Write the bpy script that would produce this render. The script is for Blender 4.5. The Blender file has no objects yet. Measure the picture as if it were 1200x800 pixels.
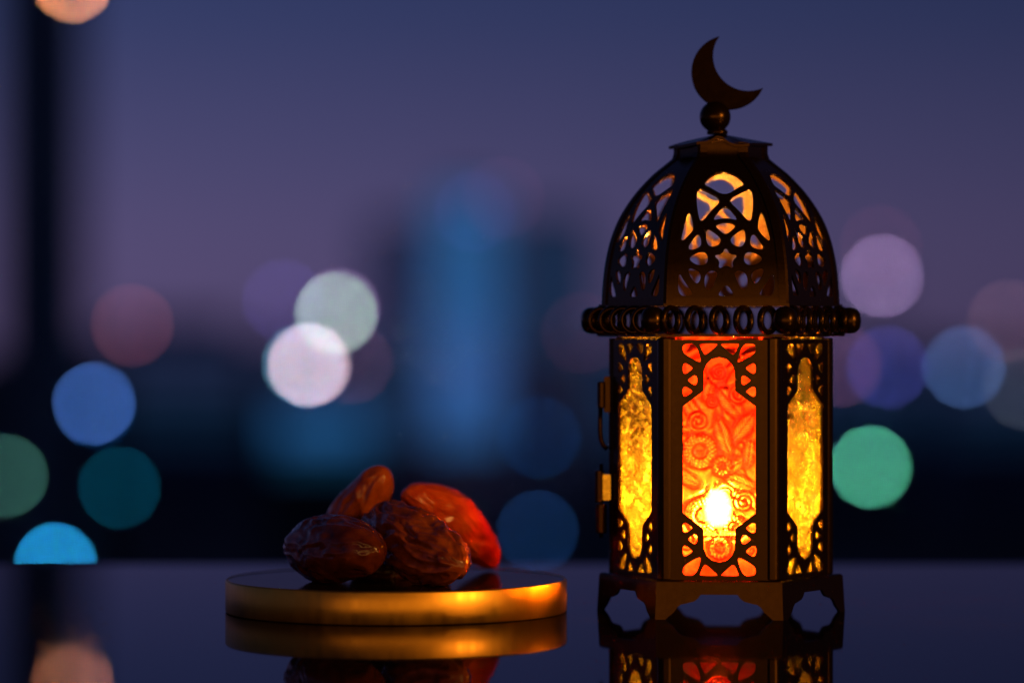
import bpy, bmesh, math, random
import numpy as np
from mathutils import Vector, Matrix, noise

# ------------------------------------------------------------------ camera, sky, light
S = bpy.context.scene
COL = S.collection
FPX, HOR, CAMH, DEP = 3800.0, 390.0, 0.110, 1.286     # focal length in photo pixels, horizon row, camera height, distance
cam = bpy.data.cameras.new('camera')
cam.sensor_width = 36.0
cam.lens = FPX * 36.0 / 1200.0
cam.shift_y = -(400.0 - HOR) / 1200.0
cam.clip_start, cam.clip_end = 0.01, 20000.0
cam.dof.use_dof = True
cam.dof.focus_distance = DEP - 0.036
cam.dof.aperture_fstop = 3.6
cam_ob = bpy.data.objects.new('camera', cam)
COL.objects.link(cam_ob)
cam_ob.location = (0, -DEP, CAMH)
cam_ob.rotation_euler = (math.pi / 2, 0, 0)
S.camera = cam_ob

W = bpy.data.worlds.new('World')
S.world = W
W.use_nodes = True
wn, wl = W.node_tree.nodes, W.node_tree.links
wn.clear()
wo = wn.new('ShaderNodeOutputWorld')
bg = wn.new('ShaderNodeBackground')
sky = wn.new('ShaderNodeTexSky')
sky.sky_type = 'NISHITA'
sky.sun_disc = False
sky.sun_elevation = math.radians(-3.0)
sky.sun_rotation = math.radians(-60.0)
# dusk: the sun is under the horizon, the sky runs from dusky violet at the skyline to deep blue overhead
geo = wn.new('ShaderNodeTexCoord'); sep = wn.new('ShaderNodeSeparateXYZ')
wl.new(geo.outputs['Generated'], sep.inputs['Vector'])
ramp = wn.new('ShaderNodeValToRGB')
wl.new(sep.outputs['Z'], ramp.inputs['Fac'])
def srgb(r, g, b):
    return tuple(((c / 255) / 12.92 if c / 255 <= .04045 else ((c / 255 + .055) / 1.055) ** 2.4) for c in (r, g, b)) + (1,)
stops = [(0.0, srgb(84, 72, 110)), (.03, srgb(82, 74, 114)), (.055, srgb(72, 70, 111)), (.10, srgb(50, 59, 101)), (.2, srgb(40, 49, 90)), (.6, srgb(20, 25, 52)), (1.0, srgb(13, 17, 38))]
els = ramp.color_ramp.elements
while len(els) < len(stops): els.new(.5)
for e, (p_, c_) in zip(els, stops): e.position = p_; e.color = c_
skys = wn.new('ShaderNodeVectorMath'); skys.operation = 'SCALE'; skys.inputs['Scale'].default_value = .1
wl.new(sky.outputs['Color'], skys.inputs[0])
tint = wn.new('ShaderNodeMix'); tint.data_type = 'RGBA'; tint.inputs['Factor'].default_value = .08
wl.new(ramp.outputs['Color'], tint.inputs['A']); wl.new(skys.outputs['Vector'], tint.inputs['B'])
# the afterglow lies to the left
az = wn.new('ShaderNodeMapRange'); az.inputs['From Min'].default_value = -.5; az.inputs['From Max'].default_value = .5
az.inputs['To Min'].default_value = 1.6; az.inputs['To Max'].default_value = .3
wl.new(sep.outputs['X'], az.inputs['Value'])
bk = wn.new('ShaderNodeMapRange'); bk.inputs['From Min'].default_value = -1; bk.inputs['From Max'].default_value = .9     # and the night comes up behind the camera
bk.inputs['To Min'].default_value = .35; bk.inputs['To Max'].default_value = 1.0
wl.new(sep.outputs['Y'], bk.inputs['Value'])
mulf = wn.new('ShaderNodeMath'); mulf.operation = 'MULTIPLY'
wl.new(az.outputs['Result'], mulf.inputs[0]); wl.new(bk.outputs['Result'], mulf.inputs[1])
azm = wn.new('ShaderNodeVectorMath'); azm.operation = 'SCALE'
wl.new(tint.outputs['Result'], azm.inputs[0]); wl.new(mulf.outputs[0], azm.inputs['Scale'])
wl.new(azm.outputs['Vector'], bg.inputs['Color'])
bg.inputs['Strength'].default_value = 1.0
wl.new(bg.outputs['Background'], wo.inputs['Surface'])

# warm lamp of the room behind the camera (its glow stands on the faces turned to the camera)
al = bpy.data.lights.new('room_lamp', 'AREA')
al.shape = 'RECTANGLE'; al.size = 8.5; al.size_y = 0.9
al.color = (1.0, 0.44, 0.075)
al.energy = 62.0
al_ob = bpy.data.objects.new('room_lamp', al)
COL.objects.link(al_ob)
al_ob.location = (0.9, -4.6, 0.10)
al_ob.rotation_euler = (math.pi / 2, 0, 0)

# warm table lamp standing off to the right, in front of the things
kl = bpy.data.lights.new('side_lamp', 'POINT')
kl.color = (1.0, 0.44, 0.085); kl.energy = 72.0; kl.shadow_soft_size = 0.085
kl_ob = bpy.data.objects.new('side_lamp', kl)
COL.objects.link(kl_ob)
kl_ob.location = (1.25, -1.15, 0.42)

S.view_settings.view_transform = 'Standard'
S.view_settings.look = 'None'
S.view_settings.exposure = 0.0
S.view_settings.gamma = 1.0
S.view_settings.use_curve_mapping = False
S.cycles.use_denoising = True
S.cycles.denoiser = 'OPENIMAGEDENOISE'
S.cycles.use_adaptive_sampling = False
S.cycles.max_bounces = 10
S.cycles.transparent_max_bounces = 16
S.cycles.sample_clamp_indirect = 6.0
S.cycles.caustics_reflective = False
S.cycles.caustics_refractive = False

# ------------------------------------------------------------------ helpers
def link(name, me, mat=None, parent=None):
    o = bpy.data.objects.new(name, me)
    COL.objects.link(o)
    if mat is not None and me is not None:
        me.materials.clear(); me.materials.append(mat)
    if parent is not None:
        o.parent = parent
    return o

def tag(o, label=None, cat=None, group=None, kind=None):
    if label: o['label'] = label
    if cat: o['category'] = cat
    if group: o['group'] = group
    if kind: o['kind'] = kind
    return o

def mesh(name, v, f, smooth=False):
    me = bpy.data.meshes.new(name)
    me.from_pydata([tuple(p) for p in v], [], [tuple(q) for q in f])
    me.validate(); me.update()
    if smooth:
        me.shade_smooth()
    return me

def bm_mesh(name, bm, smooth=False):
    bmesh.ops.recalc_face_normals(bm, faces=bm.faces[:])
    me = bpy.data.meshes.new(name)
    bm.to_mesh(me); bm.free()
    if smooth:
        me.shade_smooth()
    return me

def at(px, py, d):
    """photo pixel at distance d from the camera -> world point"""
    return Vector(((px - 600.0) * d / FPX, d - DEP, CAMH - (py - HOR) * d / FPX))

def box_bm(bm, x0, x1, y0, y1, z0, z1):
    v = [bm.verts.new(p) for p in ((x0,y0,z0),(x1,y0,z0),(x1,y1,z0),(x0,y1,z0),(x0,y0,z1),(x1,y0,z1),(x1,y1,z1),(x0,y1,z1))]
    for q in ((0,3,2,1),(4,5,6,7),(0,1,5,4),(1,2,6,5),(2,3,7,6),(3,0,4,7)):
        bm.faces.new([v[i] for i in q])

def lathe(prof, n=48, cap=True):
    """prof: list of (r, z)"""
    v, f = [], []
    for r, z in prof:
        for k in range(n):
            a = 2 * math.pi * k / n
            v.append((r * math.cos(a), r * math.sin(a), z))
    for i in range(len(prof) - 1):
        for k in range(n):
            k2 = (k + 1) % n
            f.append((i*n + k, i*n + k2, (i+1)*n + k2, (i+1)*n + k))
    if cap:
        f.append(tuple(range(n - 1, -1, -1)))
        f.append(tuple((len(prof) - 1) * n + k for k in range(n)))
    return v, f

def hex_lathe(prof):
    return lathe(prof, 6)

def tube(pts, r, n=10):
    pts = [Vector(p) for p in pts]
    v, f = [], []
    up = Vector((0.13, 0.31, 0.94)).normalized()
    for i, p in enumerate(pts):
        t = (pts[min(i+1, len(pts)-1)] - pts[max(i-1, 0)]).normalized()
        a = t.cross(up)
        if a.length < 1e-3: a = t.cross(Vector((1, 0, 0)))
        a.normalize(); b = t.cross(a)
        for k in range(n):
            g = 2 * math.pi * k / n
            v.append(p + a * (r * math.cos(g)) + b * (r * math.sin(g)))
    for i in range(len(pts) - 1):
        for k in range(n):
            k2 = (k + 1) % n
            f.append((i*n + k, i*n + k2, (i+1)*n + k2, (i+1)*n + k))
    f.append(tuple(range(n - 1, -1, -1))); f.append(tuple((len(pts)-1)*n + k for k in range(n)))
    return v, f

def chaikin(p, it=2):
    p = np.array(p, float)
    for _ in range(it):
        q = np.roll(p, -1, 0)
        a, b = p * .75 + q * .25, p * .25 + q * .75
        p = np.empty((2 * len(a), 2)); p[0::2] = a; p[1::2] = b
    return p

def sdf_poly(X, Y, poly):
    d = np.full(X.shape, 1e9); inside = np.zeros(X.shape, bool)
    n = len(poly)
    for i in range(n):
        ax, ay = poly[i]; bx, by = poly[(i + 1) % n]
        ex, ey = bx - ax, by - ay
        L = ex * ex + ey * ey + 1e-12
        t = np.clip(((X - ax) * ex + (Y - ay) * ey) / L, 0, 1)
        d = np.minimum(d, (X - ax - t * ex) ** 2 + (Y - ay - t * ey) ** 2)
        c = ((ay > Y) != (by > Y))
        with np.errstate(divide='ignore', invalid='ignore'):
            xi = ax + (Y - ay) / (by - ay if by != ay else 1e-9) * ex
        inside ^= c & (X < xi)
    d = np.sqrt(d)
    return np.where(inside, -d, d)

def fret(name, xs, ys, F, to3, thick, smooth=False):
    """sheet metal cut out where F <= 0: marching squares on the grid, then given a thickness.
    to3(x, y) -> (outer point, outward normal)"""
    nx, ny = len(xs), len(ys)
    key, P, faces = {}, [], []
    def vert(i, j):
        k = (i, j)
        if k not in key:
            key[k] = len(P); P.append((xs[i], ys[j]))
        return key[k]
    def cut(i, j, k, l):
        a, b = ((i, j), (k, l)) if (i, j) < (k, l) else ((k, l), (i, j))
        kk = (a, b)
        if kk not in key:
            fa, fb = F[a[1], a[0]], F[b[1], b[0]]
            t = fa / (fa - fb); t = min(max(t, .02), .98)
            key[kk] = len(P)
            P.append((xs[a[0]] + t * (xs[b[0]] - xs[a[0]]), ys[a[1]] + t * (ys[b[1]] - ys[a[1]])))
        return key[kk]
    for j in range(ny - 1):
        for i in range(nx - 1):
            c = ((i, j), (i+1, j), (i+1, j+1), (i, j+1))
            s = [F[q[1], q[0]] > 0 for q in c]
            if not any(s): continue
            poly = []
            for a in range(4):
                b = (a + 1) % 4
                if s[a]: poly.append(vert(*c[a]))
                if s[a] != s[b]: poly.append(cut(*c[a], *c[b]))
            if len(poly) > 2: faces.append(poly)
    edges = {}
    for q in faces:
        for a, b in zip(q, q[1:] + q[:1]):
            if (b, a) in edges: del edges[(b, a)]
            else: edges[(a, b)] = 1
    out = [to3(*p) for p in P]
    n = len(P)
    V = [o for o, _ in out] + [o - nn * thick for o, nn in out]
    Fc = [tuple(q) for q in faces] + [tuple(i + n for i in reversed(q)) for q in faces]
    w = {}
    for a, b in edges:
        for q in (a, b):
            if q not in w:
                w[q] = len(V); V.append(out[q][0]); V.append(out[q][0] - out[q][1] * thick)
        Fc.append((w[b], w[a], w[a] + 1, w[b] + 1))
    me = mesh(name, V, Fc)
    bm = bmesh.new(); bm.from_mesh(me)
    bmesh.ops.recalc_face_normals(bm, faces=bm.faces[:])
    bm.to_mesh(me); bm.free()
    if smooth: me.shade_smooth()
    me['n_outer'] = len(faces)
    return me

# ------------------------------------------------------------------ materials
def mat(name):
    m = bpy.data.materials.new(name); m.use_nodes = True
    nt = m.node_tree; nt.nodes.clear()
    out = nt.nodes.new('ShaderNodeOutputMaterial')
    return m, nt, out

def N(nt, typ, **kw):
    n = nt.nodes.new(typ)
    for k, v in kw.items():
        if k in n.inputs: n.inputs[k].default_value = v
        else: setattr(n, k, v)
    return n

def principled(name, col, rough=.5, metal=0., var=0., scale=200., bump=0., bscale=600., spec=.5, **kw):
    m, nt, out = mat(name)
    p = N(nt, 'ShaderNodeBsdfPrincipled')
    p.inputs['Base Color'].default_value = (*col, 1)
    p.inputs['Roughness'].default_value = rough
    p.inputs['Metallic'].default_value = metal
    p.inputs['Specular IOR Level'].default_value = spec
    for k, v in kw.items(): p.inputs[k].default_value = v
    tc = N(nt, 'ShaderNodeTexCoord')
    if var:
        ns = N(nt, 'ShaderNodeTexNoise', Scale=scale, Detail=5.0)
        nt.links.new(tc.outputs['Object'], ns.inputs['Vector'])
        r = N(nt, 'ShaderNodeMapRange')
        r.inputs['From Min'].default_value = .3; r.inputs['From Max'].default_value = .7
        r.inputs['To Min'].default_value = max(.02, rough - var); r.inputs['To Max'].default_value = rough + var
        nt.links.new(ns.outputs['Fac'], r.inputs['Value']); nt.links.new(r.outputs['Result'], p.inputs['Roughness'])
        mx = N(nt, 'ShaderNodeMix', data_type='RGBA')
        mx.inputs['A'].default_value = tuple(c * (1 - var) for c in col) + (1,)
        mx.inputs['B'].default_value = tuple(min(1, c * (1 + var)) for c in col) + (1,)
        nt.links.new(ns.outputs['Fac'], mx.inputs['Factor']); nt.links.new(mx.outputs['Result'], p.inputs['Base Color'])
    if bump:
        nb = N(nt, 'ShaderNodeTexNoise', Scale=bscale, Detail=4.0)
        nt.links.new(tc.outputs['Object'], nb.inputs['Vector'])
        b = N(nt, 'ShaderNodeBump', Strength=bump, Distance=.0004)
        nt.links.new(nb.outputs['Fac'], b.inputs['Height']); nt.links.new(b.outputs['Normal'], p.inputs['Normal'])
    nt.links.new(p.outputs['BSDF'], out.inputs['Surface'])
    return m

def emitter(name, col, strength):
    m, nt, out = mat(name)
    e = N(nt, 'ShaderNodeEmission', Strength=strength)
    e.inputs['Color'].default_value = (*col, 1)
    nt.links.new(e.outputs['Emission'], out.inputs['Surface'])
    m.cycles.emission_sampling = 'NONE'
    return m

M_BRONZE = principled('dark bronze lacquer', (.027, .0125, .0022), .25, .85, var=.025, scale=420, bump=.006, bscale=1500, spec=.2)
m, nt, out = mat('black polished table')
df = N(nt, 'ShaderNodeBsdfDiffuse'); df.inputs['Color'].default_value = (.006, .006, .008, 1)
gs = N(nt, 'ShaderNodeBsdfGlossy', Roughness=.03); gs.inputs['Color'].default_value = (.66, .64, .71, 1)
fr = N(nt, 'ShaderNodeFresnel', IOR=1.4)
tc = N(nt, 'ShaderNodeTexCoord'); ns = N(nt, 'ShaderNodeTexNoise', Scale=14.0, Detail=6.0)
nt.links.new(tc.outputs['Object'], ns.inputs['Vector'])
mr = N(nt, 'ShaderNodeMapRange'); mr.inputs['To Min'].default_value = .015; mr.inputs['To Max'].default_value = .05
nt.links.new(ns.outputs['Fac'], mr.inputs['Value']); nt.links.new(mr.outputs['Result'], gs.inputs['Roughness'])
mxs = N(nt, 'ShaderNodeMixShader')
nt.links.new(fr.outputs[0], mxs.inputs[0]); nt.links.new(df.outputs[0], mxs.inputs[1]); nt.links.new(gs.outputs[0], mxs.inputs[2])
nt.links.new(mxs.outputs[0], out.inputs['Surface']); M_TABLE = m
M_GOLD = principled('brushed gold rim', (.62, .34, .06), .28, 1.0)
nt = M_GOLD.node_tree; p = nt.nodes['Principled BSDF']        # upright brush marks, stains
tc = N(nt, 'ShaderNodeTexCoord'); mp = N(nt, 'ShaderNodeMapping'); mp.inputs['Scale'].default_value = (1, 1, .03)
nt.links.new(tc.outputs['Object'], mp.inputs['Vector'])
n1 = N(nt, 'ShaderNodeTexNoise', Scale=420.0, Detail=6.0); nt.links.new(mp.outputs['Vector'], n1.inputs['Vector'])
n2 = N(nt, 'ShaderNodeTexNoise', Scale=55.0, Detail=5.0); nt.links.new(tc.outputs['Object'], n2.inputs['Vector'])
ad = N(nt, 'ShaderNodeMath', operation='ADD'); nt.links.new(n1.outputs['Fac'], ad.inputs[0]); nt.links.new(n2.outputs['Fac'], ad.inputs[1])
mr = N(nt, 'ShaderNodeMapRange'); mr.inputs['From Min'].default_value = .7; mr.inputs['From Max'].default_value = 1.3; mr.inputs['To Min'].default_value = .33; mr.inputs['To Max'].default_value = .47
nt.links.new(ad.outputs[0], mr.inputs['Value']); nt.links.new(mr.outputs['Result'], p.inputs['Roughness'])
cr = N(nt, 'ShaderNodeValToRGB'); cr.color_ramp.elements[0].position = .30; cr.color_ramp.elements[1].position = .55
cr.color_ramp.elements[0].color = (.50, .26, .034, 1); cr.color_ramp.elements[1].color = (.64, .35, .048, 1)
nt.links.new(n2.outputs['Fac'], cr.inputs['Fac']); nt.links.new(cr.outputs['Color'], p.inputs['Base Color'])
bp = N(nt, 'ShaderNodeBump', Strength=.035, Distance=.0003); nt.links.new(n1.outputs['Fac'], bp.inputs['Height']); nt.links.new(bp.outputs['Normal'], p.inputs['Normal'])
m, nt, out = mat('dark polished plate top')
df = N(nt, 'ShaderNodeBsdfDiffuse'); df.inputs['Color'].default_value = (.012, .009, .007, 1)
gs = N(nt, 'ShaderNodeBsdfGlossy', Roughness=.05); gs.inputs['Color'].default_value = (.52, .48, .50, 1)
fr = N(nt, 'ShaderNodeFresnel', IOR=1.4)
tc = N(nt, 'ShaderNodeTexCoord'); ns = N(nt, 'ShaderNodeTexNoise', Scale=60.0, Detail=6.0)
nt.links.new(tc.outputs['Object'], ns.inputs['Vector'])
mr = N(nt, 'ShaderNodeMapRange'); mr.inputs['To Min'].default_value = .02; mr.inputs['To Max'].default_value = .14
nt.links.new(ns.outputs['Fac'], mr.inputs['Value']); nt.links.new(mr.outputs['Result'], gs.inputs['Roughness'])
mxs = N(nt, 'ShaderNodeMixShader')
nt.links.new(fr.outputs[0], mxs.inputs[0]); nt.links.new(df.outputs[0], mxs.inputs[1]); nt.links.new(gs.outputs[0], mxs.inputs[2])
nt.links.new(mxs.outputs[0], out.inputs['Surface']); M_PLATE = m
M_INNER = principled('brightened inside of the dome', (.105, .044, .005), .5, .3, var=.05, scale=300, spec=.2)  # inner faces coloured lighter to strengthen the candlelight seen in the dome
M_WAX = principled('candle wax', (.8, .72, .55), .5)
M_TIN = principled('tin cup', (.7, .68, .62), .3, 1.0)

def glass(name, thin, thick, clear, ccol):
    """pressed coloured glass: deeper colour where the relief makes it thicker"""
    m, nt, out = mat(name)
    at_ = N(nt, 'ShaderNodeAttribute', attribute_name='relief')
    mx = N(nt, 'ShaderNodeMix', data_type='RGBA')
    mx.inputs['A'].default_value = (*thin, 1); mx.inputs['B'].default_value = (*thick, 1)
    nt.links.new(at_.outputs['Fac'], mx.inputs['Factor'])
    tr = N(nt, 'ShaderNodeBsdfTranslucent'); rf = N(nt, 'ShaderNodeBsdfRefraction', Roughness=.33, IOR=1.35)
    tp = N(nt, 'ShaderNodeBsdfTransparent'); gl = N(nt, 'ShaderNodeBsdfGlossy', Roughness=.12)
    gl.inputs['Color'].default_value = (.9, .9, .9, 1)
    for s in (tr, rf): nt.links.new(mx.outputs['Result'], s.inputs['Color'])
    tp.inputs['Color'].default_value = (*ccol, 1)
    a = N(nt, 'ShaderNodeMixShader', Fac=.6); b = N(nt, 'ShaderNodeMixShader', Fac=clear); c = N(nt, 'ShaderNodeMixShader', Fac=.04)
    nt.links.new(tr.outputs[0], a.inputs[1]); nt.links.new(rf.outputs[0], a.inputs[2])
    nt.links.new(a.outputs[0], b.inputs[1]); nt.links.new(tp.outputs[0], b.inputs[2])
    nt.links.new(b.outputs[0], c.inputs[1]); nt.links.new(gl.outputs[0], c.inputs[2])
    nt.links.new(c.outputs[0], out.inputs['Surface'])
    return m
M_RED = glass('red pressed glass', (.84, .034, .0038), (.34, .0042, .0005), .15, (.95, .07, .012))
M_AMBER = glass('amber pressed glass', (.080, .060, .0036), (.026, .0160, .0008), .15, (.95, .52, .08))
m, nt, out = mat('clear glass back'); tp = N(nt, 'ShaderNodeBsdfTransparent'); tp.inputs['Color'].default_value = (.96, .94, .9, 1)
nt.links.new(tp.outputs[0], out.inputs['Surface']); M_CLEAR = m

# ------------------------------------------------------------------ the setting: table, ground
bm = bmesh.new()
EDGE = FPX * CAMH / (660.0 - HOR) - DEP
box_bm(bm, -.9, .9, -1.05, EDGE, -.03, 0)
bmesh.ops.bevel(bm, geom=bm.edges[:], offset=.002, segments=3, affect='EDGES')
o = link('table_top', bm_mesh('table_top', bm), M_TABLE)
tag(o, kind='structure')

GZ = -58.0
M_GROUND = principled('dark city ground', (.025, .03, .04), .9, 0, var=.3, scale=.02)
bm = bmesh.new(); box_bm(bm, -6000, 6000, 40, 9000, GZ - 2, GZ)
o = link('ground', bm_mesh('ground', bm), M_GROUND); tag(o, kind='structure')

# ------------------------------------------------------------------ the lantern
LX = (844.5 - 600) * DEP / FPX
lan = link('lantern', None); lan.location = (LX, 0, 0); lan.rotation_euler = (0, 0, math.radians(-4.5))
tag(lan, 'dark bronze hexagonal lantern with crescent finial and glowing red and amber panes', 'lantern')
R60 = [math.radians(60 * k) for k in range(6)]     # face 0 looks at the camera
LID = math.radians(3.8)      # the lid sits slightly turned on the body
def six(name, me, m=None, parent=None, turn=0.0):
    res = []
    for k in range(6):
        o = link(name, me, m if k == 0 else None, parent or lan)
        o.rotation_euler = (0, 0, R60[k] + turn); res.append(o)
    return res

# base: six scalloped skirts round a floor plate
SB, ZB = .0482, .0143
AB = SB * .8660254
h = [(64, -3), (60, 2), (52, 9), (48, 15), (44, 18), (40, 18.6), (35, 20), (29, 21.5), (24.5, 25), (21.5, 29.5)]
poly = [(x, y) for x, y in h] + [(-x, y) for x, y in reversed(h)]
k = .3274e-3
poly = np.array(poly) * k
xs = np.linspace(-SB / 2, SB / 2, 148); ys = np.linspace(0, ZB, 45)
X, Y = np.meshgrid(xs, ys)
F = sdf_poly(X, Y, poly)
def to_base(x, y):
    fl = 1 + .018 * (1 - y / ZB)
    return Vector((x * fl, -AB * fl, y)), Vector((0, -1, 0))
six('base_skirt', fret('base_skirt', xs, ys, F, to_base, .0011), M_BRONZE)
v, f = hex_lathe([(SB * .955, ZB - .0022), (SB * .993, ZB - .0014), (SB * .993, ZB + .0003), (SB * .975, ZB + .0007)])
link('floor_plate', mesh('floor_plate', v, f), M_BRONZE, lan)

# body: six fretted side panels with their panes, six corner posts
SS = .0443; AS = SS * .8660254
Z0, Z1 = ZB + .0007, .1074
kf = (DEP - AS) / FPX
def fx(px): return (px - 844.5) * kf
def fz(py): return CAMH - (py - HOR) * kf
holes = []
def addh(pts, it=2, sym=True, symy=True):
    p = np.array(pts, float)
    for sx in ((1, -1) if sym else (1,)):
        for sy in ((1, -1) if symy else (1,)):
            q = p.copy(); q[:, 0] = 844.5 + sx * (q[:, 0] - 844.5); q[:, 1] = 538.5 + sy * (q[:, 1] - 538.5)
            q = chaikin(q, it); holes.append(np.c_[(q[:, 0] - 844.5) * kf, CAMH - (q[:, 1] - HOR) * kf])
top = [(887, 476), (863, 458), (862.5, 434), (859, 426), (853, 420.5), (844.5, 418.5), (836, 420.5), (830, 426), (826.5, 434), (826, 458), (802, 476)]
ctr = top + [(x, 1077 - y) for x, y in reversed(top)]
holes.append(np.array([((x - 844.5) * kf, CAMH - (y - HOR) * kf) for x, y in ctr]))
zz = lambda X_, Y_: (785 + X_ / 5.717, 390 + Y_ / 5.717)
addh([zz(*p) for p in ((95, 85), (120, 72), (182, 72), (222, 190), (200, 196), (105, 140), (96, 115))])
addh([zz(*p) for p in ((212, 72), (330, 72), (325, 82), (250, 150), (236, 140), (208, 80))])
addh([zz(*p) for p in ((96, 190), (160, 228), (160, 244), (96, 288))], 2)
addh([zz(*p) for p in ((192, 272), (192, 362), (130, 322), (132, 310))], 2)
addh([zz(*p) for p in ((96, 345), (162, 388), (158, 398), (96, 440))], 2)
xs = np.linspace(-SS / 2 + .0006, SS / 2 - .0006, 118); ys = np.linspace(Z0, Z1, 246)
X, Y = np.meshgrid(xs, ys)
F = np.full(X.shape, 1.0)
for hp in holes: F = np.minimum(F, sdf_poly(X, Y, hp))
me_panel = fret('side_panel', xs, ys, F, lambda x, y: (Vector((x, -AS, y)), Vector((0, -1, 0))), .0010)
panels = six('side_panel', me_panel, M_BRONZE)

def pane_mesh(name, seed, style):
    """pressed-glass pane: relief of rosettes, beaded rings, sweeping stems and leaf veins"""
    rng = random.Random(seed)
    w, z0, z1 = .0205, Z0 + .0003, Z1 + .0011
    nx, ny = 118, 270
    xs = np.linspace(-w, w, nx); zs = np.linspace(z0, z1, ny)
    X, Z = np.meshgrid(xs, zs)
    U = X / kf + 844.5; V = HOR + (CAMH - Z) / kf            # in photo pixels, only for measuring
    H = np.zeros_like(X)
    g = lambda d, s: np.exp(-(d / s) ** 2)
    def rosette(cx, cy, r, beads, a0=0, a1=2 * math.pi):
        nonlocal H
        dx, dy = U - cx, V - cy; d = np.hypot(dx, dy); a = np.arctan2(dy, dx)
        H = np.where(d < r, H * .2 + .62, H)
        H += 1.0 * g(d - r, 2.5) + .6 * g(d - r * .40, 1.9) + .55 * g(d, r * .22)
        for q, rr in enumerate(np.arange(r * .55, r * .93, 3.6)):
            nb = int(2 * math.pi * rr / 4.6)
            ph = (a * nb / (2 * math.pi) + .5 * (q % 2)) % 1.0 - .5
            H += -.75 * g(d - rr, 1.35) * g(ph, .27) * beads
    def arc(cx, cy, r, s, h=.8, a0=None, a1=None):
        nonlocal H
        dx, dy = U - cx, V - cy; d = np.hypot(dx, dy)
        m_ = np.ones_like(d)
        if a0 is not None:
            a = np.degrees(np.arctan2(dy, dx)) % 360
            m_ = 1 / (1 + np.exp(-(a - a0) / 4)) / (1 + np.exp(-(a1 - a) / 4))
        H += h * g(d - r, s) * m_
    def leaf(cx, cy, L, wd, ang):
        nonlocal H
        c, s = math.cos(ang), math.sin(ang)
        p = (U - cx) * c + (V - cy) * s; q = -(U - cx) * s + (V - cy) * c
        e = np.sqrt((p / L) ** 2 + (q / wd) ** 2)
        H = np.where(e < 1, H * .3, H)
        H += .9 * g((e - 1) * wd, 2.1) + np.where(e < .95, .5 * g(q, 1.2) + .35 * (.5 + .5 * np.sin((p + np.abs(q) * 1.1) * 1.55)), 0)
    def scroll(cx, cy, r, turn, a0, h=.95):
        nonlocal H
        dx, dy = U - cx, V - cy; d = np.hypot(dx, dy); a = (turn * np.arctan2(dy, dx) - a0) % (2 * math.pi)
        H = np.where(d < r * .98, H * .35 + .25, H)
        for q in range(3):
            rr = r * (1 - (a + 2 * math.pi * q) / (2 * math.pi * 2.6))
            H += np.where(rr > r * .06, h * g(d - rr, 1.5), 0) * np.where(d < r * 1.1, 1, 0)
    # flowing ground: warped stripes
    wx = np.array([[noise.noise((U[j, i] * .03, V[j, i] * .03, seed)) for i in range(0, nx)] for j in range(0, ny)])
    wy = np.array([[noise.noise((U[j, i] * .055, V[j, i] * .055, seed + 9.3)) for i in range(0, nx)] for j in range(0, ny)])
    H += .38 + .55 * np.sin((U * .20 + V * .30) + wx * 10.0) * (.5 + wy) + .5 * wy
    if style == 'red':
        arc(905, 470, 66, 2.6, .9); arc(905, 470, 58, 1.8, .7); arc(800, 590, 84, 2.2, .8, 230, 359)
        leaf(835, 452, 17, 9, 1.9); leaf(857, 470, 24, 10, .9); leaf(873, 500, 22, 9, 2.2)
        leaf(812, 478, 18, 8, 1.0); leaf(870, 565, 20, 9, .4); leaf(862, 545, 20, 7, -.5)
        leaf(850, 512, 26, 9, 1.25); leaf(806, 560, 18, 8, .5); leaf(880, 530, 17, 7, 1.7)
        scroll(820, 493, 15, 1, 1.0); scroll(868, 462, 12, -1, 2.0); scroll(836, 470, 9, 1, 4.0); scroll(874, 588, 14, -1, .5)
        rosette(822, 528, 21, 1.0); rosette(848, 545, 12, 1.0); rosette(826, 604, 25, .9); rosette(862, 618, 15, .9); rosette(845, 643, 14, 1.0)
        scroll(852, 580, 11, 1, 2.5); scroll(806, 634, 12, 1, 0); scroll(882, 645, 12, -1, 1)
        arc(880, 610, 40, 2.0, .8, 150, 260); arc(850, 430, 22, 1.8, .7); arc(842, 640, 62, 2.2, .8, 200, 320)
        scroll(845, 436, 10, -1, 1.2)
    else:
        for q in range(16):
            cy = 412 + q * 16 + rng.uniform(-5, 5); cx = 844.5 + rng.uniform(-26, 26)
            if q % 3 == 1: rosette(cx, cy, rng.uniform(9, 13), .8)
            elif q % 3 == 2: scroll(cx, cy, rng.uniform(10, 14), rng.choice((-1, 1)), rng.uniform(0, 6))
            else: leaf(cx, cy, rng.uniform(11, 19), rng.uniform(5, 8), rng.uniform(0, 3.1))
            arc(cx + rng.uniform(-40, 40), cy + 10, rng.uniform(22, 46), 1.9, .7)
        H += .55 * np.maximum(0, wy * wx) * 2
    fn = np.array([[noise.noise((U[j, i] * .22, V[j, i] * .22, seed + 3)) + .6 * noise.noise((U[j, i] * .5, V[j, i] * .5, seed + 5)) for i in range(nx)] for j in range(ny)])
    H += (.16 if style == 'red' else .42) * fn
    H = np.clip(H, 0, 1.5)
    yo = -(AS - .0013)
    P = np.c_[X.ravel(), (yo - 0 + (.0016 - (.0017 if style == 'red' else .0014) * H / 1.5)).ravel() * 1.0, Z.ravel()]
    v = [tuple(p) for p in P]
    n = nx * ny
    f = [(j*nx + i, j*nx + i+1, (j+1)*nx + i+1, (j+1)*nx + i) for j in range(ny-1) for i in range(nx-1)]
    nf = len(f)
    yb = yo + .0030
    c = [0, nx - 1, n - 1, n - nx]
    for q in c: v.append((P[q][0], yb, P[q][2]))
    f.append((n + 3, n + 2, n + 1, n))
    f.append(tuple(range(nx - 1, -1, -1)) + (n, n + 1))
    f.append(tuple(range(n - nx, n)) + (n + 2, n + 3))
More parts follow.
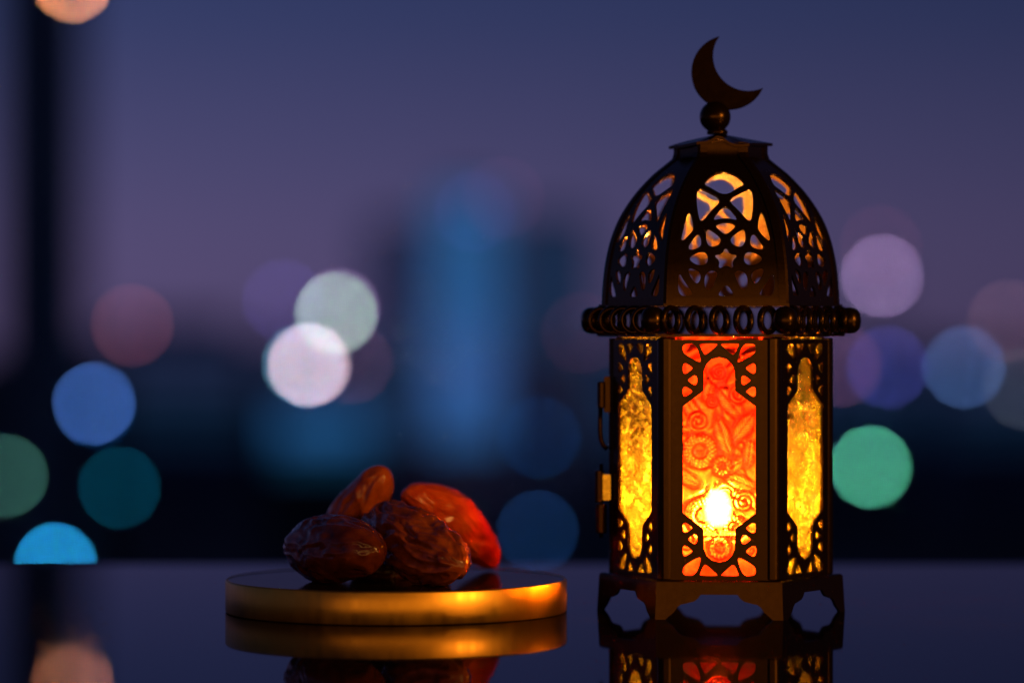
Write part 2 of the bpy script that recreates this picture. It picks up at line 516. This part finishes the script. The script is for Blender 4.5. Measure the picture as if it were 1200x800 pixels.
    f.append(tuple(range(0, n, nx)) + (n + 3, n))
    f.append(tuple(range(n - 1, 0, -nx)) + (n + 1, n + 2))
    me = mesh(name, v, f)
    at_ = me.attributes.new('relief', 'FLOAT', 'POINT')
    hh = np.r_[np.clip(H.ravel() / 1.2, 0, 1), np.full(4, .5)].astype(np.float32)
    at_.data.foreach_set('value', hh)
    sm = np.zeros(len(me.polygons), bool); sm[:nf] = True
    me.polygons.foreach_set('use_smooth', sm)
    mi = np.zeros(len(me.polygons), np.int32); mi[nf] = 1
    return me, mi
for nm, seed, style, mm, faces_ in (('red_pane', 3, 'red', M_RED, (0, 2, 4)), ('amber_pane', 8, 'amber', M_AMBER, (1, 3, 5))):
    me, mi = pane_mesh(nm, seed, style)
    me.materials.append(mm); me.materials.append(M_CLEAR)
    me.polygons.foreach_set('material_index', mi)
    for q in faces_:
        o = link('glass_pane', me, None, panels[q])
        o['label'] = ('red' if style == 'red' else 'amber') + ' pressed glass pane with raised floral relief'

# corner posts: bent angle strips
def angle_strip(pts, leg, proud, th):
    """pts: (radius of the vertex, z). chevron section swept along them, standing on the +x vertex"""
    v, f = [], []
    d1 = Vector((math.cos(math.radians(120)), math.sin(math.radians(120)), 0)); d2 = Vector((d1.x, -d1.y, 0))
    n1 = Vector((math.cos(math.radians(30)), math.sin(math.radians(30)), 0)); n2 = Vector((n1.x, -n1.y, 0))
    for r, z in pts:
        c = Vector((r, 0, z))
        o_ = c + Vector((proud / .866, 0, 0)); i_ = c - Vector(((th - proud) / .866, 0, 0))
        L = leg
        v += [c + d1*L + n1*proud, o_ + d1*.0007, o_ + d2*.0007, c + d2*L + n2*proud,
              c + d2*L + n2*(proud - th), i_, c + d1*L + n1*(proud - th)]
    n = 7
    for i in range(len(pts) - 1):
        for k_ in range(n):
            k2 = (k_ + 1) % n
            f.append((i*n + k_, i*n + k2, (i+1)*n + k2, (i+1)*n + k_))
    f.append(tuple(range(n))); f.append(tuple((len(pts)-1)*n + k_ for k_ in reversed(range(n))))
    me = mesh('strip', v, f)
    bm = bmesh.new(); bm.from_mesh(me); bmesh.ops.recalc_face_normals(bm, faces=bm.faces[:]); bm.to_mesh(me); bm.free()
    return me
v, f = lathe([(.0033, Z0 + .0001), (.0036, Z0 + .0004), (.0036, Z1 + .0003), (.0033, Z1 + .0006)], 24)
six('corner_post', mesh('corner_post', [(p[0] + SS - .0035, p[1], p[2]) for p in v], f, False), M_BRONZE)

# gallery: lower hexagon plate with upright wire rings and corner knobs, upper plate carrying the dome
SR = .0502; AR = SR * .8660254
v, f = [], []
ro, ri, za, zb = SR - .0012, SS * .80, .1086, .1095
for r, z in ((ri, za), (ro, za), (ro, zb), (ri, zb)):
    for k_ in range(6): v.append((r * math.cos(R60[k_]), r * math.sin(R60[k_]), z))
for i in range(4):
    for k_ in range(6):
        k2, i2 = (k_ + 1) % 6, (i + 1) % 4
        f.append((i*6 + k_, i*6 + k2, i2*6 + k2, i2*6 + k_))
gal = link('gallery_plate', mesh('gallery_plate', v, f), M_BRONZE, lan)
dz = .1202 - .1086
o = link('dome_plate', mesh('dome_plate', [(p[0]*.985, p[1]*.985, p[2] + dz + .0002) for p in v], f), M_BRONZE, lan); o.rotation_euler = (0, 0, LID)
Rr, rw, ZR = .0047, .00110, .1149
v, f = [], []
for i in range(28):
    a = 2 * math.pi * i / 28
    for k_ in range(8):
        b = 2 * math.pi * k_ / 8
        r = Rr + rw * math.cos(b)
        v.append((r * math.cos(a), rw * 1.25 * math.sin(b), r * math.sin(a)))     # ring plane = x z
for i in range(28):
    for k_ in range(8):
        f.append((i*8 + k_, i*8 + (k_+1) % 8, ((i+1) % 28)*8 + (k_+1) % 8, ((i+1) % 28)*8 + k_))
me_ring = mesh('ring_link', v, f, True); me_ring.materials.append(M_BRONZE)
for s in range(6):
    th = math.radians(-90) + R60[s]
    n_ = Vector((math.cos(th), math.sin(th), 0)); t_ = Vector((-n_.y, n_.x, 0))
    for q in range(5):
        o = link('ring_link', me_ring, None, gal)
        o.location = n_ * AR + t_ * ((q - 2) * .0091 * SR / .0492) + Vector((0, 0, ZR))
        o.rotation_euler = (0, 0, th - math.radians(36))
v, f = lathe([(.0003, -.0053), (.0020, -.0050), (.0034, -.0041), (.0043, -.0027), (.0047, 0), (.0043, .0027), (.0034, .0041), (.0020, .0050), (.0003, .0053)], 20)
me_k = mesh('corner_knob', v, f, True); me_k.materials.append(M_BRONZE)
for s in range(6):
    o = link('corner_knob', me_k, None, gal)
    o.location = (math.cos(R60[s]) * (SR + .0006), math.sin(R60[s]) * (SR + .0006), ZR)

# dome
PROF = [(.1207, .0468), (.1239, .0467), (.1310, .0462), (.1381, .0453), (.1472, .0432), (.1560, .0396), (.1648, .0338), (.1726, .0266), (.1770, .0212), (.1788, .0190), (.1800, .0184), (.1846, .0183)]
pz = np.array([p[0] for p in PROF]); pr = np.array([p[1] for p in PROF])
def cubic(z):
    # Catmull-Rom through the profile points
    i = int(np.clip(np.searchsorted(pz, z) - 1, 0, len(pz) - 2))
    t = (z - pz[i]) / (pz[i+1] - pz[i])
    def sl(j):
        a, b = max(j - 1, 0), min(j + 1, len(pz) - 1)
        return (pr[b] - pr[a]) / (pz[b] - pz[a])
    hh = pz[i+1] - pz[i]
    return ((2*t**3 - 3*t**2 + 1) * pr[i] + (t**3 - 2*t**2 + t) * hh * sl(i) + (-2*t**3 + 3*t**2) * pr[i+1] + (t**3 - t**2) * hh * sl(i+1))
ztab = np.linspace(pz[0], pz[-1], 400); rtab = np.array([cubic(z) for z in ztab])
rad = lambda z: float(np.interp(z, ztab, rtab))
ytab = HOR + (CAMH - ztab) * FPX / (DEP - rtab * .866)      # photo row of the front face at each height
def z_of_row(py): return float(np.interp(-py, -ytab, ztab))
def dome_pt(x, z):
    r = rad(z); dr = (rad(min(z + 3e-4, pz[-1])) - rad(max(z - 3e-4, pz[0]))) / (min(z + 3e-4, pz[-1]) - max(z - 3e-4, pz[0]))
    n = Vector((0, -1, -.866 * dr)).normalized(); n = Vector((0, n.y, -.866 * dr * abs(n.y)))
    return Vector((x, -.8660254 * r, z)), Vector((0, -1, .866 * -dr)).normalized()
dh = []
def dhole(pts, sym=True, it=2):
    q = []
    for X_, Y_ in pts:
        z = z_of_row(190 + Y_ / 4.708)
        q.append(((X_ - 319) / 4.708 * (DEP - .866 * rad(z)) / FPX, z))
    q = chaikin(q, it)
    dh.append(q)
    if sym: dh.append(q * np.array([-1, 1]))
dhole([(206, 122), (240, 82), (290, 58), (348, 58), (398, 82), (432, 122), (400, 136), (319, 186), (238, 136)], False)
dhole([(168, 158), (185, 150), (215, 158), (304, 206), (240, 268), (184, 336), (172, 290), (164, 215)])
dhole([(319, 228), (392, 320), (355, 312), (319, 308), (283, 312), (246, 320)], False)
dhole([(120, 254), (144, 362), (125, 392), (70, 446), (88, 370)])
dhole([(166, 392), (182, 420), (182, 466), (130, 484), (110, 474), (140, 425)])
dhole([(212, 368), (240, 376), (294, 420), (284, 452), (240, 470), (212, 444)])
dhole([(262, 350), (300, 334), (338, 334), (376, 350), (352, 376), (319, 400), (286, 376)], False)
dhole([(114, 536), (140, 508), (202, 490), (222, 530), (208, 564), (160, 568)])
star = []
for i in range(10):
    a = math.radians(-90 + 36 * i); r = 70 if i % 2 == 0 else 34
    star.append((319 + r * math.cos(a), 534 + r * math.sin(a) * .95))
dhole(star, False, 1)
dhole([(108, 580), (172, 602), (180, 640), (158, 676), (122, 630)])
dhole([(210, 614), (240, 596), (274, 608), (258, 650), (238, 702), (206, 702), (200, 650)])
dhole([(58, 602), (82, 650), (136, 724), (122, 736), (54, 736)])
dhole([(319, 668), (362, 728), (352, 738), (286, 738), (276, 728)], False)
nu, nv = 118, 150
V_, FF = None, None
us = np.linspace(-1, 1, nu); zs = ztab[0] + (ztab[-1] - ztab[0]) * np.linspace(0, 1, nv)
Ug, Zg = np.meshgrid(us, zs)
Rg = np.interp(Zg, ztab, rtab)
Xg = Ug * Rg / 2 * .985
F = np.full(Xg.shape, 1.0)
for hp in dh: F = np.minimum(F, sdf_poly(Xg, Zg, hp))
F = F - .0001
me_dome = fret('dome_panel', us, zs, F, lambda u, z: dome_pt(u * rad(z) / 2 * .985, z), .0009, False)
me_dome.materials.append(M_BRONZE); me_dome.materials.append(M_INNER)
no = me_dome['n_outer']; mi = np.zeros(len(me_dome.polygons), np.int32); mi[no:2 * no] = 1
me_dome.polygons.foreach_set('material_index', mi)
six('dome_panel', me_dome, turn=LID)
rz = np.linspace(pz[0], pz[-1], 34)
six('dome_rib', angle_strip([(rad(z), z) for z in rz], .0030, .0006, .0014), M_BRONZE, turn=LID)

# neck collar, cap, ball, crescent
v, f = hex_lathe([(.0184, .1826), (.0190, .1832), (.0188, .1846), (.0184, .1848)])
# cap: shallow hexagonal roof of bent sheet, its front edge lifted a little
v, f = [], []
NR, NA = 10, 48
def cap_pt(i, k_, low):
    a = 2 * math.pi * k_ / NA
    hexr = math.cos(math.pi / 6) / math.cos(((a) % (math.pi / 3)) - math.pi / 6)
    r = .0206 * hexr * i / NR
    x, y = r * math.cos(a), r * math.sin(a)
    z = .1849 + .0040 * (1 - i / NR) + .0003 * math.sin(3 * a + .7) * (i / NR) ** 2
    z += .0024 * math.exp(-((x + .0015) / .0026) ** 2) * max(0, -y / .018) ** 2
    z -= .0012 * math.exp(-((x - .006) / .005) ** 2) * max(0, -y / .018) ** 2
    z -= .0008 * (x < 0) * (i / NR) ** 3 * min(1, -x / .02) if x < 0 else 0
    return (x, y, z - (.0011 if low else 0))
for low in (0, 1):
    for i in range(NR + 1):
        for k_ in range(NA): v.append(cap_pt(max(i, .02), k_, low))
n = (NR + 1) * NA
for i in range(NR):
    for k_ in range(NA):
        k2 = (k_ + 1) % NA
        f.append((i*NA + k_, i*NA + k2, (i+1)*NA + k2, (i+1)*NA + k_))
        f.append((n + i*NA + k_, n + (i+1)*NA + k_, n + (i+1)*NA + k2, n + i*NA + k2))
for k_ in range(NA):
    k2 = (k_ + 1) % NA
    f.append((NR*NA + k_, NR*NA + k2, n + NR*NA + k2, n + NR*NA + k_))
me = mesh('cap', v, f); bm = bmesh.new(); bm.from_mesh(me); bmesh.ops.recalc_face_normals(bm, faces=bm.faces[:]); bm.to_mesh(me); bm.free()
capo = link('cap', me, M_BRONZE, lan); capo.rotation_euler = (0, 0, LID)
v, f = lathe([(.0040, 0), (.0042, .0012), (.0032, .0022), (.0030, .0030)], 28)
bx_ = (838 - 844.5) * DEP / FPX
o = link('finial_stem', mesh('finial_stem', v, f, True), M_BRONZE, lan); o.location = (bx_ * .6, 0, .1886)
bm = bmesh.new(); bmesh.ops.create_uvsphere(bm, u_segments=40, v_segments=24, radius=.0062)
o = link('finial_ball', bm_mesh('finial_ball', bm, True), M_BRONZE, lan); o.location = (bx_, 0, CAMH - (137 - HOR) * DEP / FPX)
m_ = DEP / FPX
oc, orr, ic, irr = (854, 84.5), 44.0, (876.5, 65.5), 41.2
d = math.hypot(ic[0] - oc[0], ic[1] - oc[1]); base = math.atan2(ic[1] - oc[1], ic[0] - oc[0])
ca = (orr**2 + d**2 - irr**2) / (2 * orr * d); ai = math.acos(ca)
cb = (irr**2 + d**2 - orr**2) / (2 * irr * d); bi = math.pi - math.acos(cb)
outl = []
for i in range(49):
    a = base + ai + (2 * math.pi - 2 * ai) * i / 48; outl.append((oc[0] + orr * math.cos(a), oc[1] + orr * math.sin(a)))
for i in range(1, 40):
    a = base + (2 * math.pi - bi) - (2 * math.pi - 2 * bi) * i / 40; outl.append((ic[0] + irr * math.cos(a), ic[1] + irr * math.sin(a)))
bm = bmesh.new()
vs = [bm.verts.new(((x - 844.5) * m_, -.0011, CAMH - (y - HOR) * m_)) for x, y in outl]
fc = bm.faces.new(vs); r_ = bmesh.ops.extrude_face_region(bm, geom=[fc])
for e in r_['geom']:
    if isinstance(e, bmesh.types.BMVert): e.co.y += .0022
bmesh.ops.triangulate(bm, faces=[q for q in bm.faces if len(q.verts) > 4])
cres = link('crescent', bm_mesh('crescent', bm), M_BRONZE, lan)
pv = Vector((0, 0, CAMH - (124 - HOR) * m_))
cres.matrix_local = Matrix.Translation(pv) @ Matrix.Rotation(math.radians(-7), 4, 'X') @ Matrix.Rotation(math.radians(5), 4, 'Z') @ Matrix.Translation(-pv)   # leans back a little

# latch on the left corner: barrel, hanging wire hook, lower hinge barrel
def lpx(x, y): return ((x - 844.5) * m_, CAMH - (y - HOR) * m_)
def barrel(name, x0, x1, y0, y1, yoff=-.001, parent=None):
    (a, zt), (b, zb_) = lpx(x0, y0), lpx(x1, y1)
    r = abs(b - a) / 2
    v, f = lathe([(r * .82, zb_), (r, zb_ + .0004), (r, zt - .0004), (r * .82, zt)], 20)
    o = link(name, mesh(name, [(p[0] + (a + b) / 2, p[1] + yoff, p[2]) for p in v], f), M_BRONZE, parent or lan)
    return o
def leaf_plate(name, xa, ya, xb, yb, parent, m_l=M_BRONZE):
    bm = bmesh.new()
    x0, zt = lpx(xa, ya); x1, zb_ = lpx(xb, yb); box_bm(bm, x0, x1, -.0022, .0006, zb_, zt)
    bmesh.ops.bevel(bm, geom=bm.edges[:], offset=.0003, segments=2, affect='EDGES')
    return link(name, bm_mesh(name, bm), m_l, parent)
latch = leaf_plate('latch', 708, 441, 716, 483, lan)
leaf_plate('hinge_leaf', 705, 556, 717, 586, latch, principled('hinge in pane glow colour', (.62, .42, .05), .3, 1.0, var=.1, scale=500))  # bright yellow metal stands in for the amber pane's glow on this leaf
barrel('latch_barrel', 700, 711, 447, 478, parent=latch)
pts = [(704, 478), (703.5, 492), (703.5, 505), (704.5, 515), (707.5, 522), (712, 526)]
v, f = tube([(lpx(x, y)[0], -.001, lpx(x, y)[1]) for x, y in pts], .00095)
link('latch_hook', mesh('latch_hook', v, f, True), M_BRONZE, latch)
barrel('latch_barrel', 697, 708, 551, 589, parent=latch)
barrel('latch_barrel', 698, 711, 590, 625, parent=latch)
v, f = tube([(lpx(704.5, y)[0], -.001, lpx(704.5, y)[1]) for y in (543, 560, 600, 630)], .0008)
link('hinge_pin', mesh('hinge_pin', v, f, True), M_BRONZE, latch)

# candle inside
can = link('candle', None); can.location = (LX - .0012, -.001, Z0 + .0001)
tag(can, 'small lit candle burning inside the lantern behind the red pane', 'candle')
v, f = lathe([(.0165, 0), (.0180, .0004), (.0185, .0120), (.0189, .0123), (.0181, .0122), (.0176, .0030)], 40)
link('tin_cup', mesh('tin_cup', v, f, True), M_TIN, can)
v, f = lathe([(.0170, .0015), (.0174, .0150), (.0165, .0158), (.0080, .0152), (.0010, .0149)], 40)
link('wax', mesh('wax', v, f, True), M_WAX, can)
v, f = tube([(0, 0, .0145), (.0002, 0, .0175), (.0006, 0, .0195)], .0006, 8)
link('wick', mesh('wick', v, f), principled('burnt wick', (.02, .018, .015), .9), can)
pf = [(.0062 * math.sin(math.pi * i / 16) ** .9 * (1 - .18 * i / 16) + .0002, .0256 - .0078 * math.cos(math.pi * i / 16)) for i in range(17)]
v, f = lathe(pf, 20)
M_FLAME = emitter('flame', (1.0, .46, .11), 8000.0); M_FLAME.cycles.emission_sampling = 'AUTO'
nt = M_FLAME.node_tree      # a flame is thinner towards its outline
lw = N(nt, 'ShaderNodeLayerWeight', Blend=.5); pw = N(nt, 'ShaderNodeMath', operation='POWER'); sb = N(nt, 'ShaderNodeMath', operation='SUBTRACT'); ml = N(nt, 'ShaderNodeMath', operation='MULTIPLY')
sb.inputs[0].default_value = 1.0; nt.links.new(lw.outputs['Facing'], sb.inputs[1]); nt.links.new(sb.outputs[0], pw.inputs[0]); pw.inputs[1].default_value = 1.5
nt.links.new(pw.outputs[0], ml.inputs[0]); ml.inputs[1].default_value = 9000.0
nt.links.new(ml.outputs[0], [n for n in nt.nodes if n.type == 'EMISSION'][0].inputs['Strength'])
link('flame', mesh('flame', v, f, True), M_FLAME, can)

# ------------------------------------------------------------------ platter
PX = (464.5 - 600) * DEP / FPX
PR, PT = .0676, .0128
pl = link('serving_plate', None); pl.location = (PX, 0, 0)
tag(pl, 'round gold-rimmed serving plate holding the dates on the dark table', 'plate')
v, f = lathe([(PR - .0016, .0001), (PR - .0003, .0002), (PR, .0005), (PR, .0066), (PR, .0122), (PR - .0002, PT - .0002), (PR - .0006, PT + .0001), (PR - .0010, PT), (PR - .0012, PT - .0006)], 160, False)
link('rim', mesh('rim', v, f, True), M_GOLD, pl)
v, f = lathe([(PR - .0011, .0006), (PR - .0011, PT - .0002)], 160)
link('plate_disc', mesh('plate_disc', v, f), M_PLATE, pl)

# ------------------------------------------------------------------ dates
def date_mat(name, c0, c1, rough):
    m, nt, out = mat(name)
    p = N(nt, 'ShaderNodeBsdfPrincipled')
    tc = N(nt, 'ShaderNodeTexCoord'); ns = N(nt, 'ShaderNodeTexNoise', Scale=140.0, Detail=6.0)
    nt.links.new(tc.outputs['Object'], ns.inputs['Vector'])
    cr = N(nt, 'ShaderNodeValToRGB'); cr.color_ramp.elements[0].position = .35; cr.color_ramp.elements[1].position = .68
    cr.color_ramp.elements[0].color = (*c0, 1); cr.color_ramp.elements[1].color = (*c1, 1)
    nt.links.new(ns.outputs['Fac'], cr.inputs['Fac']); nt.links.new(cr.outputs['Color'], p.inputs['Base Color'])
    mr = N(nt, 'ShaderNodeMapRange'); mr.inputs['To Min'].default_value = rough - .08; mr.inputs['To Max'].default_value = rough + .16
    nt.links.new(ns.outputs['Fac'], mr.inputs['Value']); nt.links.new(mr.outputs['Result'], p.inputs['Roughness'])
    n2 = N(nt, 'ShaderNodeTexNoise', Scale=520.0, Detail=5.0); nt.links.new(tc.outputs['Object'], n2.inputs['Vector'])
    b = N(nt, 'ShaderNodeBump', Strength=.18, Distance=.0006); nt.links.new(n2.outputs['Fac'], b.inputs['Height']); nt.links.new(b.outputs['Normal'], p.inputs['Normal'])
    p.inputs['Specular IOR Level'].default_value = .38
    p.inputs['Subsurface Weight'].default_value = .35
    p.inputs['Subsurface Radius'].default_value = (1.0, .22, .06); p.inputs['Subsurface Scale'].default_value = .004
    nt.links.new(p.outputs['BSDF'], out.inputs['Surface'])
    return m
def date(label, a, b, r, seed, wr, c0, c1, rough=.3, bend=0.0, taper=(.9, .8)):
    a, b = at(*a), at(*b)
    ax = b - a; L = ax.length / 2 + r * .86; mid = (a + b) / 2; ax.normalize()
    n_u, n_v = 130, 120
    rng = random.Random(seed); ph = rng.uniform(0, 50)
    v, f = [], []
    for i in range(n_u + 1):
        t = -1 + 2 * i / n_u
        t = math.sin(t * math.pi / 2)
        prof = max(0.0, 1 - abs(t) ** 3.0) ** .5
        prof *= 1 + (taper[0] - 1) * max(0, -t) + (taper[1] - 1) * max(0, t)
        for k_ in range(n_v):
            g = 2 * math.pi * k_ / n_v
            cx, cy = math.cos(g), math.sin(g)
            p0 = Vector((cx * (.35 + .65 * prof), cy * (.35 + .65 * prof), t * 1.7)) + Vector((ph, ph * .37, -ph))
            fold = noise.noise(p0 * .8)                                              # broad dents
            pw_ = p0 * 1.3; wp = p0 + .35 * Vector((noise.noise(pw_), noise.noise(pw_ + Vector((5.2, 1.3, 8.1))), noise.noise(pw_ + Vector((9.7, 4.4, 2.6)))))
            rid = 1 - 2 * abs(noise.noise(Vector((wp.x * 1.9, wp.y * 1.9, wp.z * .85))))   # long folded wrinkles
            rid2 = 1 - 2 * abs(noise.noise(Vector((wp.x * 4.3, wp.y * 4.3, wp.z * 1.9 + 7))))
            fine = noise.noise(wp * 7)
            rr = r * prof * (1 + .12 * fold + wr * (.15 * (rid - .6) + .06 * (rid2 - .6)) + wr * .018 * fine)
            off = bend * (1 - t * t) * L
            v.append((rr * cx, rr * cy + off, t * L * (1 + .02 * fold)))
    for i in range(n_u):
        for k_ in range(n_v):
            k2 = (k_ + 1) % n_v
            f.append((i*n_v + k_, i*n_v + k2, (i+1)*n_v + k2, (i+1)*n_v + k_))
    me = mesh('date', v, f, True)
    o = link('date', me, date_mat('date skin', c0, c1, rough))
    up = Vector((0, 0, 1)); yv = (up - ax * up.dot(ax)).normalized(); xv = yv.cross(ax)
    R = Matrix((xv, yv, ax)).transposed()
    o.matrix_world = Matrix.Translation(mid) @ R.to_4x4()
    tag(o, label, 'date', 'dates piled on the plate')
    return o
date('plump dark date lying in front at the left of the pile', (364, 642, 1.276), (424, 643, 1.246), .0132, 4, .6, (.040, .005, .0012), (.13, .026, .004), .15)
date('smooth orange-brown date leaning upright at the back, top of the pile', (393, 640, 1.322), (440, 568, 1.303), .0106, 11, .7, (.19, .030, .004), (.36, .075, .010), .15)
date('wrinkled brown date in the middle front of the pile', (450, 618, 1.283), (524, 656, 1.247), .0130, 23, 1.5, (.09, .014, .0025), (.28, .062, .009), .14)
date('glossy red date leaning down at the right of the pile', (490, 587, 1.304), (566, 650, 1.328), .0100, 37, .9, (.32, .028, .005), (.50, .080, .010), .17, bend=.13)
date('dark date half hidden in the gap behind the two front dates', (436, 655, 1.300), (500, 655, 1.298), .0118, 51, 1.0, (.035, .007, .002), (.10, .03, .007), .22)

# ------------------------------------------------------------------ the city
random.seed(5)
def facade(name, col, rough=.25, metal=.6):
    return principled(name, col, rough, metal, var=.15, scale=.05)
M_DARKT = facade('dark tower stone', (.16, .30, .36), .6, 0)
M_GLASST = facade('blue grey curtain wall', (.75, .78, .86), .2, .9)
M_GLASSB = facade('deep blue curtain wall', (.55, .78, .92), .2, .9)
M_LOW = facade('dusky concrete', (.05, .065, .09), .6, 0)
M_FAR = facade('far blue grey block', (.10, .17, .28), .5, .2)
M_DIM = [emitter('added dim blue glow %d' % i, c, 1.0) for i, c in enumerate(((.016, .022, .065), (.009, .022, .058), (.003, .012, .032), (.010, .028, .075)))]  # added dim glow that lifts the dark fronts of the far blocks
dim_glow = lambda t: M_DIM[0] if t > .7 else (M_DIM[1] if t > .3 else M_DIM[2])
M_WBLUE = [emitter('lit blue floor %d' % i, c, s) for i, (c, s) in enumerate((((.02, .115, .31), 1.0), ((.022, .12, .345), 1.0), ((.038, .124, .38), 1.0), ((.004, .04, .085), 1.0)))]
def tower(name, label, x0, x1, y0, d, m_, deep=None, floors=0, bands=None, y1=None, cat='building', setb=True):
    a, b = at(x0, y0, d), at(x1, y0, d)
    w = b.x - a.x; dp = deep or w
    root = link(name, None); root.location = ((a.x + b.x) / 2, a.y, GZ)
    H = a.z - GZ
    bm = bmesh.new(); box_bm(bm, -w/2, w/2, 0, dp, 0, H)
    link('wall', bm_mesh('wall', bm), m_, root)
    bm = bmesh.new(); box_bm(bm, -w*.32, w*.32, dp*.2, dp*.8, H + .01, H + w * .10)
    if setb: link('roof', bm_mesh('roof', bm), m_, root)
    if bands:
        z_lo, z_hi = at(x0, y1, d).z - GZ, H - w * .03
        n = floors; fh = (z_hi - z_lo) / n
        for i in range(n):
            bm = bmesh.new(); box_bm(bm, -w*.46, w*.46, -.35, -.02, z_lo + fh * i + fh * .15, z_lo + fh * i + fh * .88)
            link('glow_band', bm_mesh('glow_band', bm), bands(i / (n - 1)), root)  # lit floors on the blue-lit buildings, an added dim glow on the others
    tag(root, label, cat)
    return root
tower('tower', 'tall dark tower rising out of frame at the far left', -4, 90, -120, 700, M_DARKT, setb=False)
tower('tower', 'blue lit glass tower in the middle behind the dates', 502, 589, 224, 900, M_GLASST, floors=26, y1=520,
      bands=lambda t: M_WBLUE[2] if .08 < t < .42 else (M_WBLUE[1] if t < .68 else M_WBLUE[0]))
tower('building', 'blurred grey slab building left of the blue tower', 425, 500, 262, 1000, M_GLASST, floors=6, y1=520, bands=lambda t: M_DIM[3] if t < .55 else M_DIM[0])
tower('building', 'blurred grey slab building right of the blue tower', 592, 700, 258, 1050, M_GLASSB, floors=9, y1=410, bands=lambda t: M_DIM[3])
tower('building', 'low block with blue lit floors below the bright pale lights', 318, 440, 478, 760, M_LOW, floors=5, y1=545, bands=lambda t: M_WBLUE[1] if t > .3 else M_WBLUE[3])
tower('building', 'broad dusky block on the skyline at the left', 100, 300, 392, 1100, M_FAR, floors=5, y1=520, bands=dim_glow)
tower('building', 'dusky block on the skyline behind the pale lights', 290, 430, 405, 1200, M_FAR, floors=5, y1=520, bands=dim_glow)
tower('building', 'dusky block hidden partly behind the lantern', 690, 960, 400, 1150, M_FAR, floors=5, y1=520, bands=lambda t: M_DIM[3])
tower('building', 'broad dusky block on the skyline right of the lantern', 960, 1110, 405, 1150, M_FAR, floors=5, y1=520, bands=dim_glow)
tower('building', 'dusky block on the skyline at the right edge', 1100, 1280, 420, 1000, M_FAR, floors=5, y1=520, bands=dim_glow)
tower('building', 'dark low block at the left edge below the blue light', -60, 120, 430, 720, M_LOW)

LAMP = 8.0
def lamp(px, py, col, label, twin=None, d=500.0, size=LAMP, soft=1.0):
    """street globe on a pole far off: out of focus it spreads into a disc"""
    c = at(px, py, d)
    r = size * soft / 2 * d / FPX
    blur = 96.0
    frac = (size * soft / blur) ** 2
    lin = [((x / 255) / 12.92 if x / 255 <= .04045 else ((x / 255 + .055) / 1.055) ** 2.4) for x in col]
    root = link('city_lamp', None); root.location = (c.x, c.y, c.z)
    bm = bmesh.new(); bmesh.ops.create_icosphere(bm, subdivisions=2, radius=r)
    link('globe', bm_mesh('globe', bm, True), emitter('lamp glow', lin, 1.0 / frac), root)
    if twin:                      # second, dimmer globe, added to tint the rim of the blurred disc
        tx, ty, tcol = twin
        c2 = at(px + tx, py + ty, d) - c
        lin2 = [((x / 255) / 12.92 if x / 255 <= .04045 else ((x / 255 + .055) / 1.055) ** 2.4) for x in tcol]
        bm = bmesh.new(); bmesh.ops.create_icosphere(bm, subdivisions=2, radius=r * .9, matrix=Matrix.Translation(c2))
        link('globe', bm_mesh('globe', bm, True), emitter('lamp glow', lin2, 1.0 / frac / .81), root)
    v, f = lathe([(r * .12, GZ - c.z), (r * .07, -r * 1.02)], 8)
    link('pole', mesh('pole', v, f), M_DARKT, root)
    tag(root, label, 'lamp', 'distant city lamps')
for a in [
    (110, 473, (50, 80, 140), 'periwinkle blue lamp disc at the left above the teal one', (2, 4, (0, 26, 60))),
    (8, 557, (38, 74, 66), 'dim green lamp disc cut by the left edge'),
    (140, 571, (0, 43, 60), 'dim teal lamp disc at the left'),
    (65, 661, (28, 135, 195), 'bright cyan lamp half hidden by the table edge'),
    (155, 381, (62, 29, 35), 'dusky red lamp disc on the left skyline'),
    (394, 367, (122, 150, 130), 'pale green lamp disc above the white one', (4, -5, (78, 58, 88))),
    (362, 428, (196, 166, 180), 'brightest white lamp disc left of the blue tower', (-7, -1, (50, 92, 110))),
    (332, 352, (30, 24, 64), 'faint violet lamp disc left of the pale green one'),
    (412, 425, (45, 25, 35), 'faint brown lamp disc right of the white one'),
    (556, 248, (14, 14, 44), 'faint violet lamp disc at the top of the blue tower'),
    (590, 232, (26, 10, 22), 'faint reddish lamp disc above the blue tower'),
    (632, 512, (0, 19, 46), 'dim blue lamp disc right of the blue tower foot'),
    (630, 622, (8, 29, 60), 'dim navy lamp disc low between dates and lantern'),
    (1034, 323, (98, 78, 112), 'large mauve lamp disc right of the dome', (-5, 2, (36, 30, 40))),
    (1032, 288, (34, 12, 22), 'faint red lamp disc above the mauve one'),
    (1182, 376, (52, 34, 40), 'dusky pink lamp disc at the right edge'),
    (1130, 430, (44, 64, 102), 'steel blue lamp disc at the right'),
    (1040, 430, (33, 34, 86), 'indigo lamp disc right of the lantern'),
    (985, 428, (60, 36, 56), 'dusky mauve lamp disc touching the lantern side'),
    (1020, 547, (64, 148, 120), 'green lamp disc right of the lantern body'),
    (1200, 455, (40, 42, 48), 'faint grey lamp disc cut by the right edge'),
    (682, 390, (28, 8, 16), 'faint red lamp disc left of the gallery rings'),
    (85, -22, (200, 130, 90), 'warm orange lamp at the top of the dark left tower')]:
    lamp(*a)
